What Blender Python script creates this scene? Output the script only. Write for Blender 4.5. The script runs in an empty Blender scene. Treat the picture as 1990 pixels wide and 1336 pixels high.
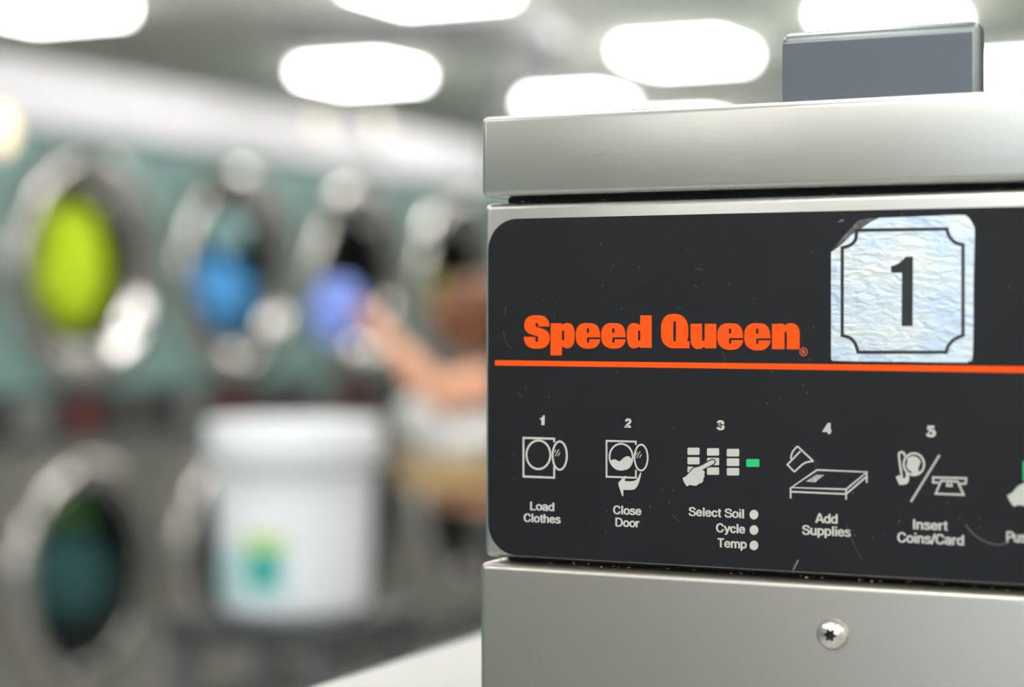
import bpy, bmesh, math, random
from mathutils import Vector, Matrix, Euler, noise

random.seed(11)
scene = bpy.context.scene
COL = scene.collection
PI = math.pi

# ---------------------------------------------------------------- camera
FPX, CX, CY = 3869.0, 995.0, 668.0            # focal length and centre in px of the 1990 x 1336 frame
CAM = Vector((0.3164, -0.6678, 1.48))
cam_rot = Euler((math.radians(90 - 0.68), 0, math.radians(25.43)), 'XYZ')
cd = bpy.data.cameras.new('camera')
cam = bpy.data.objects.new('camera', cd); COL.objects.link(cam)
cam.location = CAM; cam.rotation_euler = cam_rot
cd.sensor_width = 36.0; cd.lens = 36.0 * FPX / 1990.0
cd.clip_start = 0.01; cd.clip_end = 100
cd.dof.use_dof = True
cd.dof.focus_distance = 0.714
cd.dof.aperture_fstop = 4.0
scene.camera = cam
RM = cam_rot.to_matrix()

# ---------------------------------------------------------------- world, exposure
scene.view_settings.view_transform = 'Standard'
scene.view_settings.look = 'None'
scene.view_settings.gamma = 1.0
scene.view_settings.use_curve_mapping = False
scene.view_settings.exposure = 0.85
w = bpy.data.worlds.new('daylight'); scene.world = w; w.use_nodes = True
bgn = w.node_tree.nodes['Background']
bgn.inputs['Color'].default_value = (0.80, 0.90, 1.0, 1)
bgn.inputs['Strength'].default_value = 1.7
TUBE = 11.0            # strength of the ceiling troffers

# ---------------------------------------------------------------- pixel helpers (used to measure real places on real planes)
def ray(px, py):
    return RM @ Vector(((px - CX) / FPX, (CY - py) / FPX, -1.0))
def on_y(px, py, Y=0.0):
    d = ray(px, py); return CAM + d * ((Y - CAM.y) / d.y)
def on_z(px, py, Z):
    d = ray(px, py); return CAM + d * ((Z - CAM.z) / d.z)
def on_x(px, py, X):
    d = ray(px, py); return CAM + d * ((X - CAM.x) / d.x)
def at_d(px, py, dep):
    return CAM + ray(px, py) * dep

# ---------------------------------------------------------------- materials
MATS = {}
def mat(name, col, rough=0.5, metal=0.0, var=0.06, vscale=8.0, bump=0.0, bscale=60.0, stretch=None, spec=0.5,
        emit=None, estr=0.0, aniso=0.0, col2=None, coat=0.0):
    if name in MATS: return MATS[name]
    m = bpy.data.materials.new(name); m.use_nodes = True
    nt = m.node_tree; b = nt.nodes['Principled BSDF']
    b.inputs['Roughness'].default_value = rough
    b.inputs['Metallic'].default_value = metal
    b.inputs['Specular IOR Level'].default_value = spec
    b.inputs['Coat Weight'].default_value = coat
    if aniso:
        b.inputs['Anisotropic'].default_value = aniso; b.inputs['Anisotropic Rotation'].default_value = 0.25
        tg = nt.nodes.new('ShaderNodeTangent'); tg.direction_type = 'RADIAL'; tg.axis = 'Z'
        nt.links.new(tg.outputs['Tangent'], b.inputs['Tangent'])
    tc = nt.nodes.new('ShaderNodeTexCoord')
    mp = nt.nodes.new('ShaderNodeMapping')
    nt.links.new(tc.outputs['Object'], mp.inputs['Vector'])
    if stretch: mp.inputs['Scale'].default_value = stretch
    n = nt.nodes.new('ShaderNodeTexNoise'); n.inputs['Scale'].default_value = vscale; n.inputs['Detail'].default_value = 4
    nt.links.new(mp.outputs['Vector'], n.inputs['Vector'])
    r = nt.nodes.new('ShaderNodeValToRGB')
    c2 = col2 if col2 else tuple(max(0, c * (1 - var)) for c in col)
    c1 = col if col2 else tuple(min(1, c * (1 + var)) for c in col)
    r.color_ramp.elements[0].position = 0.35; r.color_ramp.elements[1].position = 0.65
    r.color_ramp.elements[0].color = (*c2, 1); r.color_ramp.elements[1].color = (*c1, 1)
    nt.links.new(n.outputs['Fac'], r.inputs['Fac'])
    nt.links.new(r.outputs['Color'], b.inputs['Base Color'])
    if bump:
        n2 = nt.nodes.new('ShaderNodeTexNoise'); n2.inputs['Scale'].default_value = bscale; n2.inputs['Detail'].default_value = 3
        nt.links.new(mp.outputs['Vector'], n2.inputs['Vector'])
        bp = nt.nodes.new('ShaderNodeBump'); bp.inputs['Strength'].default_value = bump; bp.inputs['Distance'].default_value = 0.002
        nt.links.new(n2.outputs['Fac'], bp.inputs['Height']); nt.links.new(bp.outputs['Normal'], b.inputs['Normal'])
    if emit:
        b.inputs['Emission Color'].default_value = (*emit, 1); b.inputs['Emission Strength'].default_value = estr
    MATS[name] = m
    return m

def glass_mat(name, tint=(1, 1, 1), gloss=0.12, rough=0.02):
    m = bpy.data.materials.new(name); m.use_nodes = True
    nt = m.node_tree; nt.nodes.clear()
    out = nt.nodes.new('ShaderNodeOutputMaterial'); mx = nt.nodes.new('ShaderNodeMixShader')
    t = nt.nodes.new('ShaderNodeBsdfTransparent'); g = nt.nodes.new('ShaderNodeBsdfGlossy')
    t.inputs['Color'].default_value = (*tint, 1); g.inputs['Roughness'].default_value = rough
    lw = nt.nodes.new('ShaderNodeLayerWeight'); lw.inputs['Blend'].default_value = gloss
    nt.links.new(lw.outputs['Fresnel'], mx.inputs['Fac'])
    nt.links.new(t.outputs[0], mx.inputs[1]); nt.links.new(g.outputs[0], mx.inputs[2])
    nt.links.new(mx.outputs[0], out.inputs['Surface'])
    return m

STEEL = mat('brushed_steel', (0.53, 0.525, 0.505), 0.30, 1.0, 0.02, 3.0, 0.02, 900.0, (0.06, 1, 1), aniso=0.75)
STEEL_F = mat('front_panel_steel', (0.445, 0.415, 0.385), 0.34, 1.0, 0.012, 14.0, 0.008, 900.0, (1, 1, 0.06))
STEEL_B = mat('polished_screw_steel', (0.66, 0.62, 0.575), 0.30, 1.0, 0.03, 300.0)
STEEL_BOX = mat('grey_box_steel', (0.25, 0.27, 0.275), 0.40, 1.0, 0.05, 12.0, 0.03, 600.0)
SHADE_BLACK = mat('recess_shade', (0.012, 0.012, 0.012), 0.8)  # black that stands for shade inside the seams and screw socket
LINT = mat('lint_grime', (0.35, 0.28, 0.17), 0.9, 0, 0.5, 200.0, col2=(0.07, 0.05, 0.02))
INK = mat('light_grey_ink', (0.52, 0.515, 0.48), 0.5, 0, 0.02, 50)
INK_G = mat('mid_grey_ink', (0.38, 0.38, 0.37), 0.5, 0, 0.25, 900)
ORANGE = mat('orange_ink', (1.0, 0.088, 0.004), 0.6, 0, 0.01, 50, spec=0.15)
GREEN = mat('green_ink', (0.0, 0.50, 0.15), 0.5, 0, 0.02, 50)
BLACKINK = mat('black_ink', (0.012, 0.012, 0.012), 0.55, 0, 0.02, 50)
SCR = mat('pale_scratch', (0.22, 0.22, 0.22), 0.6)

# black label with dust specks
def label_material():
    m = mat('black_panel_film', (0.0065, 0.0065, 0.0085), 0.42, 0, 0.10, 30.0, 0.04, 2500.0, spec=0.26)
    nt = m.node_tree; b = nt.nodes['Principled BSDF']
    src = b.inputs['Base Color'].links[0].from_socket
    tc = nt.nodes.new('ShaderNodeTexCoord')
    vo = nt.nodes.new('ShaderNodeTexVoronoi'); vo.inputs['Scale'].default_value = 330.0
    nt.links.new(tc.outputs['Object'], vo.inputs['Vector'])
    nz = nt.nodes.new('ShaderNodeTexNoise'); nz.inputs['Scale'].default_value = 45.0; nz.inputs['Detail'].default_value = 3
    nt.links.new(tc.outputs['Object'], nz.inputs['Vector'])
    lt = nt.nodes.new('ShaderNodeMath'); lt.operation = 'LESS_THAN'; lt.inputs[1].default_value = 0.08
    nt.links.new(vo.outputs['Distance'], lt.inputs[0])
    gt = nt.nodes.new('ShaderNodeMath'); gt.operation = 'GREATER_THAN'; gt.inputs[1].default_value = 0.57
    nt.links.new(nz.outputs['Fac'], gt.inputs[0])
    mu = nt.nodes.new('ShaderNodeMath'); mu.operation = 'MULTIPLY'
    nt.links.new(lt.outputs[0], mu.inputs[0]); nt.links.new(gt.outputs[0], mu.inputs[1])
    mx = nt.nodes.new('ShaderNodeMixRGB'); mx.inputs['Color2'].default_value = (0.11, 0.11, 0.11, 1)
    nt.links.new(mu.outputs[0], mx.inputs['Fac']); nt.links.new(src, mx.inputs['Color1'])
    nt.links.new(mx.outputs['Color'], b.inputs['Base Color'])
    return m
LABEL = label_material()

def foil_material():
    m = mat('holographic_foil', (0.74, 0.745, 0.70), 0.30, 0.75, 0.0, 55.0, 0.0, 10, col2=(0.54, 0.63, 0.76))
    nt = m.node_tree; b = nt.nodes['Principled BSDF']
    tc = nt.nodes.new('ShaderNodeTexCoord'); mp = nt.nodes.new('ShaderNodeMapping')
    mp.inputs['Scale'].default_value = (1, 1, 2.4)
    n = nt.nodes.new('ShaderNodeTexNoise'); n.inputs['Scale'].default_value = 190.0; n.inputs['Detail'].default_value = 5
    n.inputs['Distortion'].default_value = 0.8
    nt.links.new(tc.outputs['Object'], mp.inputs['Vector']); nt.links.new(mp.outputs['Vector'], n.inputs['Vector'])
    # wrinkles lie in patches
    n3 = nt.nodes.new('ShaderNodeTexNoise'); n3.inputs['Scale'].default_value = 22.0
    nt.links.new(tc.outputs['Object'], n3.inputs['Vector'])
    mu = nt.nodes.new('ShaderNodeMath'); mu.operation = 'MULTIPLY'
    nt.links.new(n.outputs['Fac'], mu.inputs[0]); nt.links.new(n3.outputs['Fac'], mu.inputs[1])
    bp = nt.nodes.new('ShaderNodeBump'); bp.inputs['Strength'].default_value = 0.35; bp.inputs['Distance'].default_value = 0.0015
    nt.links.new(mu.outputs[0], bp.inputs['Height']); nt.links.new(bp.outputs['Normal'], b.inputs['Normal'])
    return m
FOIL = foil_material()

# ---------------------------------------------------------------- object helpers
ORG = {}
def tag(o, label=None, cat=None, group=None, kind=None):
    if label: o['label'] = label
    if cat: o['category'] = cat
    if group: o['group'] = group
    if kind: o['kind'] = kind
    return o
def thing(name, loc, label, cat, group=None):
    o = bpy.data.objects.new(name, None); COL.objects.link(o)
    o.location = loc; o.empty_display_size = 0.05
    ORG[o.name] = Vector(loc)
    return tag(o, label, cat, group)
def link(name, me, m, parent=None, smooth=True, base=None):
    """link a mesh (world coordinates) as one object"""
    o = bpy.data.objects.new(name, me); COL.objects.link(o)
    if m and not me.materials: me.materials.append(m)
    if parent is not None:
        org = ORG[parent.name]
        me.transform(Matrix.Translation(-org)); o.parent = parent; ORG[o.name] = org.copy()
    else:
        if base is None:
            xs = [v.co for v in me.vertices]
            base = Vector(((min(v.x for v in xs) + max(v.x for v in xs)) / 2, (min(v.y for v in xs) + max(v.y for v in xs)) / 2, min(v.z for v in xs)))
        base = Vector(base)
        me.transform(Matrix.Translation(-base)); o.location = base; ORG[o.name] = base
    if smooth:
        for p in me.polygons: p.use_smooth = True
    return o
def obj(name, bm, m, parent=None, smooth=False, base=None):
    bmesh.ops.recalc_face_normals(bm, faces=bm.faces)
    me = bpy.data.meshes.new(name); bm.to_mesh(me); bm.free()
    o = link(name, me, m, parent, False, base)
    if smooth:
        try: me.shade_smooth()
        except Exception: pass
        for p in me.polygons: p.use_smooth = True
        me.set_sharp_from_angle(angle=math.radians(35))
    return o
def struct(name, bm, m):
    o = obj(name, bm, m); o['kind'] = 'structure'; return o

def box(bm, x0, x1, y0, y1, z0, z1, bevel=0.0, segs=3):
    vs = [bm.verts.new((x, y, z)) for x in (x0, x1) for y in (y0, y1) for z in (z0, z1)]
    idx = [(0, 1, 3, 2), (4, 6, 7, 5), (0, 4, 5, 1), (2, 3, 7, 6), (0, 2, 6, 4), (1, 5, 7, 3)]
    fs = [bm.faces.new([vs[i] for i in f]) for f in idx]
    if bevel:
        es = list({e for f in fs for e in f.edges})
        bmesh.ops.bevel(bm, geom=es, offset=bevel, segments=segs, profile=0.5, affect='EDGES', clamp_overlap=True)
    return bm
def newbox(*a, **k):
    bm = bmesh.new(); box(bm, *a, **k); return bm
def lathe(bm, prof, c, axis='Z', n=48, cap0=False, cap1=False, sx=1.0, sy=1.0):
    """prof: (radius, height) pairs"""
    c = Vector(c); rings = []
    for r, h in prof:
        ring = []
        for i in range(n):
            a = 2 * PI * i / n
            p = (r * math.cos(a) * sx, r * math.sin(a) * sy)
            if axis == 'Z': v = (p[0], p[1], h)
            elif axis == 'X': v = (h, p[0], p[1])
            else: v = (p[0], h, p[1])
            ring.append(bm.verts.new(c + Vector(v)))
        rings.append(ring)
    for a, b in zip(rings, rings[1:]):
        for i in range(n):
            bm.faces.new((a[i], a[(i + 1) % n], b[(i + 1) % n], b[i]))
    if cap0: bm.faces.new(rings[0])
    if cap1: bm.faces.new(rings[-1])
    return rings
def tube(bm, pts, rad, n=12, cap=True):
    pts = [Vector(p) for p in pts]; rings = []
    rads = rad if isinstance(rad, (list, tuple)) else [rad] * len(pts)
    for i, p in enumerate(pts):
        t = (pts[min(i + 1, len(pts) - 1)] - pts[max(i - 1, 0)]).normalized()
        u = t.cross(Vector((0, 0, 1)))
        if u.length < 0.05: u = t.cross(Vector((0, 1, 0)))
        u.normalize(); v = t.cross(u).normalized()
        rings.append([bm.verts.new(p + (u * math.cos(2 * PI * k / n) + v * math.sin(2 * PI * k / n)) * rads[i]) for k in range(n)])
    for a, b in zip(rings, rings[1:]):
        for k in range(n): bm.faces.new((a[k], a[(k + 1) % n], b[(k + 1) % n], b[k]))
    if cap: bm.faces.new(rings[0]); bm.faces.new(rings[-1])
def catmull(pts, closed=True, sub=6):
    """points (x, y) are smooth, (x, y, 1) are corners"""
    n = len(pts); out = []
    rng = range(n if closed else n - 1)
    for i in rng:
        p1, p2 = pts[i], pts[(i + 1) % n]
        c1, c2 = len(p1) > 2, len(p2) > 2
        p0 = pts[(i - 1) % n] if (closed or i > 0) else p1
        p3 = pts[(i + 2) % n] if (closed or i + 2 < n) else p2
        if c1: p0 = p1
        if c2: p3 = p2
        if c1 and c2: out.append((p1[0], p1[1])); continue
        for k in range(sub):
            t = k / sub; t2, t3 = t * t, t * t * t
            out.append(tuple(0.5 * (2 * p1[j] + (-p0[j] + p2[j]) * t + (2 * p0[j] - 5 * p1[j] + 4 * p2[j] - p3[j]) * t2
                                    + (-p0[j] + 3 * p1[j] - 3 * p2[j] + p3[j]) * t3) for j in (0, 1)))
    if not closed: out.append((pts[-1][0], pts[-1][1]))
    return out

# ================================================================ THE SETTING
CEIL = 2.95
WALLM = mat('painted_wall', (0.78, 0.79, 0.75), 0.7, 0, 0.03, 2.0)
CEILM = mat('ceiling_tile', (0.77, 0.82, 0.735), 0.8, 0, 0.05, 3.0, 0.05, 80)
FLOORM = mat('vinyl_floor_tile', (0.42, 0.415, 0.40), 0.35, 0, 0.08, 3.0)
XL, XR, YF, YB = -9.5, 4.2, -5.6, 17.0
struct('floor', newbox(XL, XR, YF, YB, -0.1, 0.0), FLOORM)
struct('ceiling', newbox(XL, XR, YF, YB, CEIL, CEIL + 0.1), CEILM)
struct('wall_left', newbox(XL - 0.1, XL, YF, YB, 0, CEIL), WALLM)
struct('wall_right', newbox(XR, XR + 0.1, YF, YB, 0, CEIL), WALLM)
struct('wall_back', newbox(XL, XR, YB, YB + 0.1, 0, CEIL), WALLM)
WX0, WX1, WZ0, WZ1 = -1.75, 3.2, 1.15, 2.55
bm = bmesh.new()
box(bm, XL, WX0, YF - 0.1, YF, 0, CEIL); box(bm, WX1, XR, YF - 0.1, YF, 0, CEIL)
box(bm, WX0, WX1, YF - 0.1, YF, 0, WZ0); box(bm, WX0, WX1, YF - 0.1, YF, WZ1, CEIL)
struct('wall_front', bm, mat('front_wall_paint', (0.36, 0.32, 0.28), 0.7, 0, 0.03, 2.0))
bm = bmesh.new()
for x in (WX0, (WX0 + WX1) / 2, WX1):
    box(bm, x - 0.03, x + 0.03, YF - 0.08, YF - 0.01, WZ0, WZ1)
box(bm, WX0, WX1, YF - 0.08, YF - 0.01, WZ0, WZ0 + 0.05); box(bm, WX0, WX1, YF - 0.08, YF - 0.01, WZ1 - 0.05, WZ1)
wf = struct('added_window_1', bm, mat('window_aluminium', (0.55, 0.55, 0.55), 0.4, 1.0))  # unseen window, added to bring bright reflections into the steel
obj('pane', newbox(WX0 + 0.02, WX1 - 0.02, YF - 0.05, YF - 0.044, WZ0 + 0.02, WZ1 - 0.02), glass_mat('window_glass', (0.97, 1, 1)), wf)

# ---------------------------------------------------------------- ceiling lights
LW = 0.28
def light_proto():
    t = thing('ceiling_light', (0, 0, CEIL - 0.03), 'x', 'ceiling light', 'square troffers in the ceiling')
    bm = bmesh.new(); z0, z1 = CEIL - 0.03, CEIL
    for a in (-1, 1):
        box(bm, a * LW - 0.015, a * LW + 0.015, -LW - 0.015, LW + 0.015, z0, z1)
        box(bm, -LW, LW, a * LW - 0.015, a * LW + 0.015, z0, z1)
    obj('frame', bm, mat('white_enamel', (0.75, 0.75, 0.73), 0.4), t)
    obj('diffuser', newbox(-LW + 0.012, LW - 0.012, -LW + 0.012, LW - 0.012, CEIL - 0.085, CEIL - 0.012, bevel=0.02),
        mat('lit_diffuser', (0.9, 0.9, 0.9), 0.5, emit=(1.0, 0.985, 0.95), estr=TUBE), t)
    return t
def dup(root, loc, label=None, group=None):
    r = root.copy(); COL.objects.link(r); r.location = loc; ORG[r.name] = Vector(loc)
    if label: r['label'] = label
    if group: r['group'] = group
    for ch in list(root.children):
        c = ch.copy(); COL.objects.link(c); c.parent = r
        for g in ch.children:
            d = g.copy(); COL.objects.link(d); d.parent = c
    return r
lp = light_proto()
seen = [((88, 14), 'lit square ceiling light at the top left corner of the photo'),
        ((835, -22), 'lit square ceiling light cut by the top edge above the dark duct'),
        ((702, 146), 'lit square ceiling light hanging right above the white trim over the dryers'),
        ((1333, 106), 'lit square ceiling light between the duct and the grey metal panel'),
        ((1118, 204), 'lit square ceiling light low behind the washer lid, right of the duct'),
        ((1728, 38), 'lit square ceiling light showing just above the grey metal panel'),
        ((1985, 142), 'lit square ceiling light at the right edge of the photo beside the grey panel'),
        ((1335, 250), 'dim far ceiling light peeping over the washer lid')]
first = True
spots = []
for (px, py), lab in seen:
    p = on_z(px, py, CEIL - 0.06); spots.append(p)
    if first:
        lp.location = (p.x, p.y, CEIL - 0.03); lp['label'] = lab; ORG[lp.name] = Vector(lp.location); first = False
    else:
        dup(lp, (p.x, p.y, CEIL - 0.03), lab)
for x in (-2.2, -0.5, 1.2, 3.0):  # unseen lights added to brighten the foreground, person and dryers
    for y in (-4.0, -1.8, 0.4, 2.5, 4.7, 5.8):
        if (x > 0 and y > 2) or (x > -2 and y > 3): continue
        dup(lp, (x, y, CEIL - 0.03), 'added lit square ceiling light out of view, brightening the room', None)

for x, y in ((-0.95, 4.6), (-0.95, 6.3)):  # unseen lights added for highlights on the lower door rings
    dup(lp, (x, y, CEIL - 0.03), 'added lit square ceiling light out of view, brightening the room', None)

# ================================================================ THE WASHER
XW0 = on_y(941, 700, 0).x                    # left edge of the control frame
XW1 = XW0 + 0.80
YL, YP = -0.0030, -0.0040                     # lid and lower panel stand proud of the control frame
Z_lt = on_y(1000, 222.5, YL).z; Z_lb = on_y(1000, 381, YL).z
Z_ft = on_y(1000, 394.5, 0).z;  Z_fb = on_y(1000, 1086, 0).z
Z_pt = on_y(1000, 1097, YP).z
XLID = on_y(933.5, 300, YL).x; XPAN = on_y(930.5, 1200, YP).x
washer = thing('washer', (XW0 + 0.4, 0.4, 0), 'stainless steel front washer with black control panel and number one sticker', 'washing machine')
obj('cabinet', newbox(XW0 + 0.006, XW1 - 0.006, 0.014, 1.0, 0.0, Z_lt - 0.006), mat('cabinet_grey', (0.30, 0.30, 0.29), 0.5, 0.6), washer)
obj('seam_shade', newbox(XW0 + 0.005, XW1 - 0.005, 0.0105, 0.0138, 0.15, Z_lt - 0.006), SHADE_BLACK, washer)  # dark plate put in as the shade behind the seams
obj('side_panel', newbox(XW0 + 0.001, XW0 + 0.006, 0.016, 0.99, 0.0, Z_fb), STEEL, washer)
lid = obj('lid', newbox(XLID, XW1 + 0.002, YL, 1.0, Z_lb, Z_lt, bevel=0.0026, segs=5), STEEL, washer, smooth=True)
frame = obj('control_frame', newbox(XW0, XW1, 0.0, 0.02, Z_fb, Z_ft, bevel=0.0024, segs=5), STEEL, washer, smooth=True)
panel = obj('front_panel', newbox(XPAN, XW1 + 0.003, YP, 0.03, 0.12, Z_pt, bevel=0.0028, segs=5), STEEL_F, washer, smooth=True)
obj('kick_plate', newbox(XW0 + 0.01, XW1 - 0.01, 0.02, 0.04, 0.0, 0.118), STEEL_F, washer)

# --- flat printed film and inks, all lying on the control frame's face
def poly_face(contours, name, m, parent, y, thick=0.0):
    """filled flat shape from px contours (first outer, rest holes) lying in the plane Y = y"""
    cu = bpy.data.curves.new(name, 'CURVE'); cu.dimensions = '2D'; cu.fill_mode = 'BOTH' if thick else 'FRONT'
    cu.extrude = thick / 2
    for grp in contours:
        sp = cu.splines.new('POLY'); sp.points.add(len(grp) - 1); sp.use_cyclic_u = True
        for i, (px, py) in enumerate(grp):
            p = on_y(px, py, y); sp.points[i].co = (p.x, p.z, 0, 1)
    tmp = bpy.data.objects.new('t', cu); COL.objects.link(tmp)
    dg = bpy.context.evaluated_depsgraph_get(); dg.update()
    me = bpy.data.meshes.new_from_object(tmp.evaluated_get(dg))
    bpy.data.objects.remove(tmp); bpy.data.curves.remove(cu)
    me.transform(Matrix(((1, 0, 0, 0), (0, 0, 1, y), (0, 1, 0, 0), (0, 0, 0, 1))))
    me.name = name; me.materials.clear(); me.materials.append(m)
    return me
def merge_mesh(mes, name):
    bm = bmesh.new()
    for me in mes: bm.from_mesh(me)
    for me in mes: bpy.data.meshes.remove(me)
    me = bpy.data.meshes.new(name); bm.to_mesh(me); bm.free(); return me
def flat(name, shapes, m, parent, y):
    """shapes: list of contour groups"""
    me = merge_mesh([poly_face(s, name, m, parent, y) for s in shapes], name)
    return link(name, me, m, parent, False)
def cr(org, sc):
    """px mapper from a magnified measuring frame"""
    return lambda pts: [((org[0] + p[0] / sc), (org[1] + p[1] / sc), *p[2:]) for p in pts]
def R4(x0, y0, x1, y1): return [(x0, y0), (x1, y0), (x1, y1), (x0, y1)]
def ell(cx, cy, rx, ry, n=40): return [(cx + rx * math.cos(2 * PI * i / n), cy + ry * math.sin(2 * PI * i / n)) for i in range(n)]
def round_rect(x0, y0, x1, y1, r, n=5):
    out = []
    for cx, cy, a0 in ((x1 - r, y0 + r, -90), (x1 - r, y1 - r, 0), (x0 + r, y1 - r, 90), (x0 + r, y0 + r, 180)):
        for k in range(n + 1):
            a = math.radians(a0 + 90 * k / n); out.append((cx + r * math.cos(a), cy + r * math.sin(a)))
    return out
def ribbon(pts, closed, hw):
    """left and right edges of a mitred pen stroke through 2D points"""
    P = [Vector(p[:2]) for p in pts]
    P = [p for i, p in enumerate(P) if i == 0 or (p - P[i - 1]).length > 1e-7]
    if closed and (P[0] - P[-1]).length < 1e-7: P.pop()
    n = len(P); lr = []
    for i in range(n):
        a = P[i - 1] if (i > 0 or closed) else None
        c = P[(i + 1) % n] if (i < n - 1 or closed) else None
        d1 = (P[i] - a).normalized() if a is not None else None
        d2 = (c - P[i]).normalized() if c is not None else None
        if d1 is None: d1 = d2
        if d2 is None: d2 = d1
        n1, n2 = Vector((-d1.y, d1.x)), Vector((-d2.y, d2.x))
        m = n1 + n2
        if m.length < 0.3: m = n1
        m.normalize(); k = min(1 / max(0.35, m.dot(n1)), 2.0)
        lr.append((P[i] + m * hw * k, P[i] - m * hw * k))
    return lr
LAYER = [0]
def strokes(bm, lines, wpx, y):
    """polylines in px -> flat mitred ribbons; lines: (points, closed)"""
    for pts, closed in lines:
        q = [on_y(p[0], p[1], y) for p in pts]
        w_ = wpx * 0.5 * (on_y(pts[0][0] + 1, pts[0][1], y).x - on_y(pts[0][0], pts[0][1], y).x) * 0.96
        LAYER[0] += 1; yy = y - 1.5e-5 * (LAYER[0] % 4)
        lr = [(bm.verts.new((l.x, yy, l.y)), bm.verts.new((r.x, yy, r.y))) for l, r in ribbon([(v.x, v.z) for v in q], closed, w_)]
        for i in range(len(lr) if closed else len(lr) - 1):
            (a0, a1), (b0, b1) = lr[i], lr[(i + 1) % len(lr)]
            bm.faces.new((a0, b0, b1, a1))
def stroke_obj(name, lines, wpx, m, parent, y):
    bm = bmesh.new(); strokes(bm, lines, wpx, y)
    return obj(name, bm, m, parent)
def text_mesh(s, x0, x1, ybase, cap, y, weight=0.0):
    """letters fitted between px x0..x1, baseline at px ybase (left end), capital height in px"""
    cu = bpy.data.curves.new('t', 'FONT'); cu.body = s; cu.size = 1.0; cu.offset = weight; cu.resolution_u = 4
    tmp = bpy.data.objects.new('t', cu); COL.objects.link(tmp)
    dg = bpy.context.evaluated_depsgraph_get(); dg.update()
    me = bpy.data.meshes.new_from_object(tmp.evaluated_get(dg))
    cu.body = 'H'; dg.update(); ref = bpy.data.meshes.new_from_object(tmp.evaluated_get(dg))
    ch = max(v.co.y for v in ref.vertices) - min(v.co.y for v in ref.vertices); cb = min(v.co.y for v in ref.vertices)
    bpy.data.meshes.remove(ref); bpy.data.objects.remove(tmp); bpy.data.curves.remove(cu)
    xa = min(v.co.x for v in me.vertices); xb = max(v.co.x for v in me.vertices)
    pl = on_y(x0, ybase, y); pr = on_y(x1, ybase, y); pt = on_y(x0, ybase - cap, y)
    kx = (pr.x - pl.x) / (xb - xa); kz = (pt.z - pl.z) / ch
    for v in me.vertices:
        v.co = (pl.x + (v.co.x - xa) * kx, y, pl.z + (v.co.y - cb) * kz)
    return me


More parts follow.
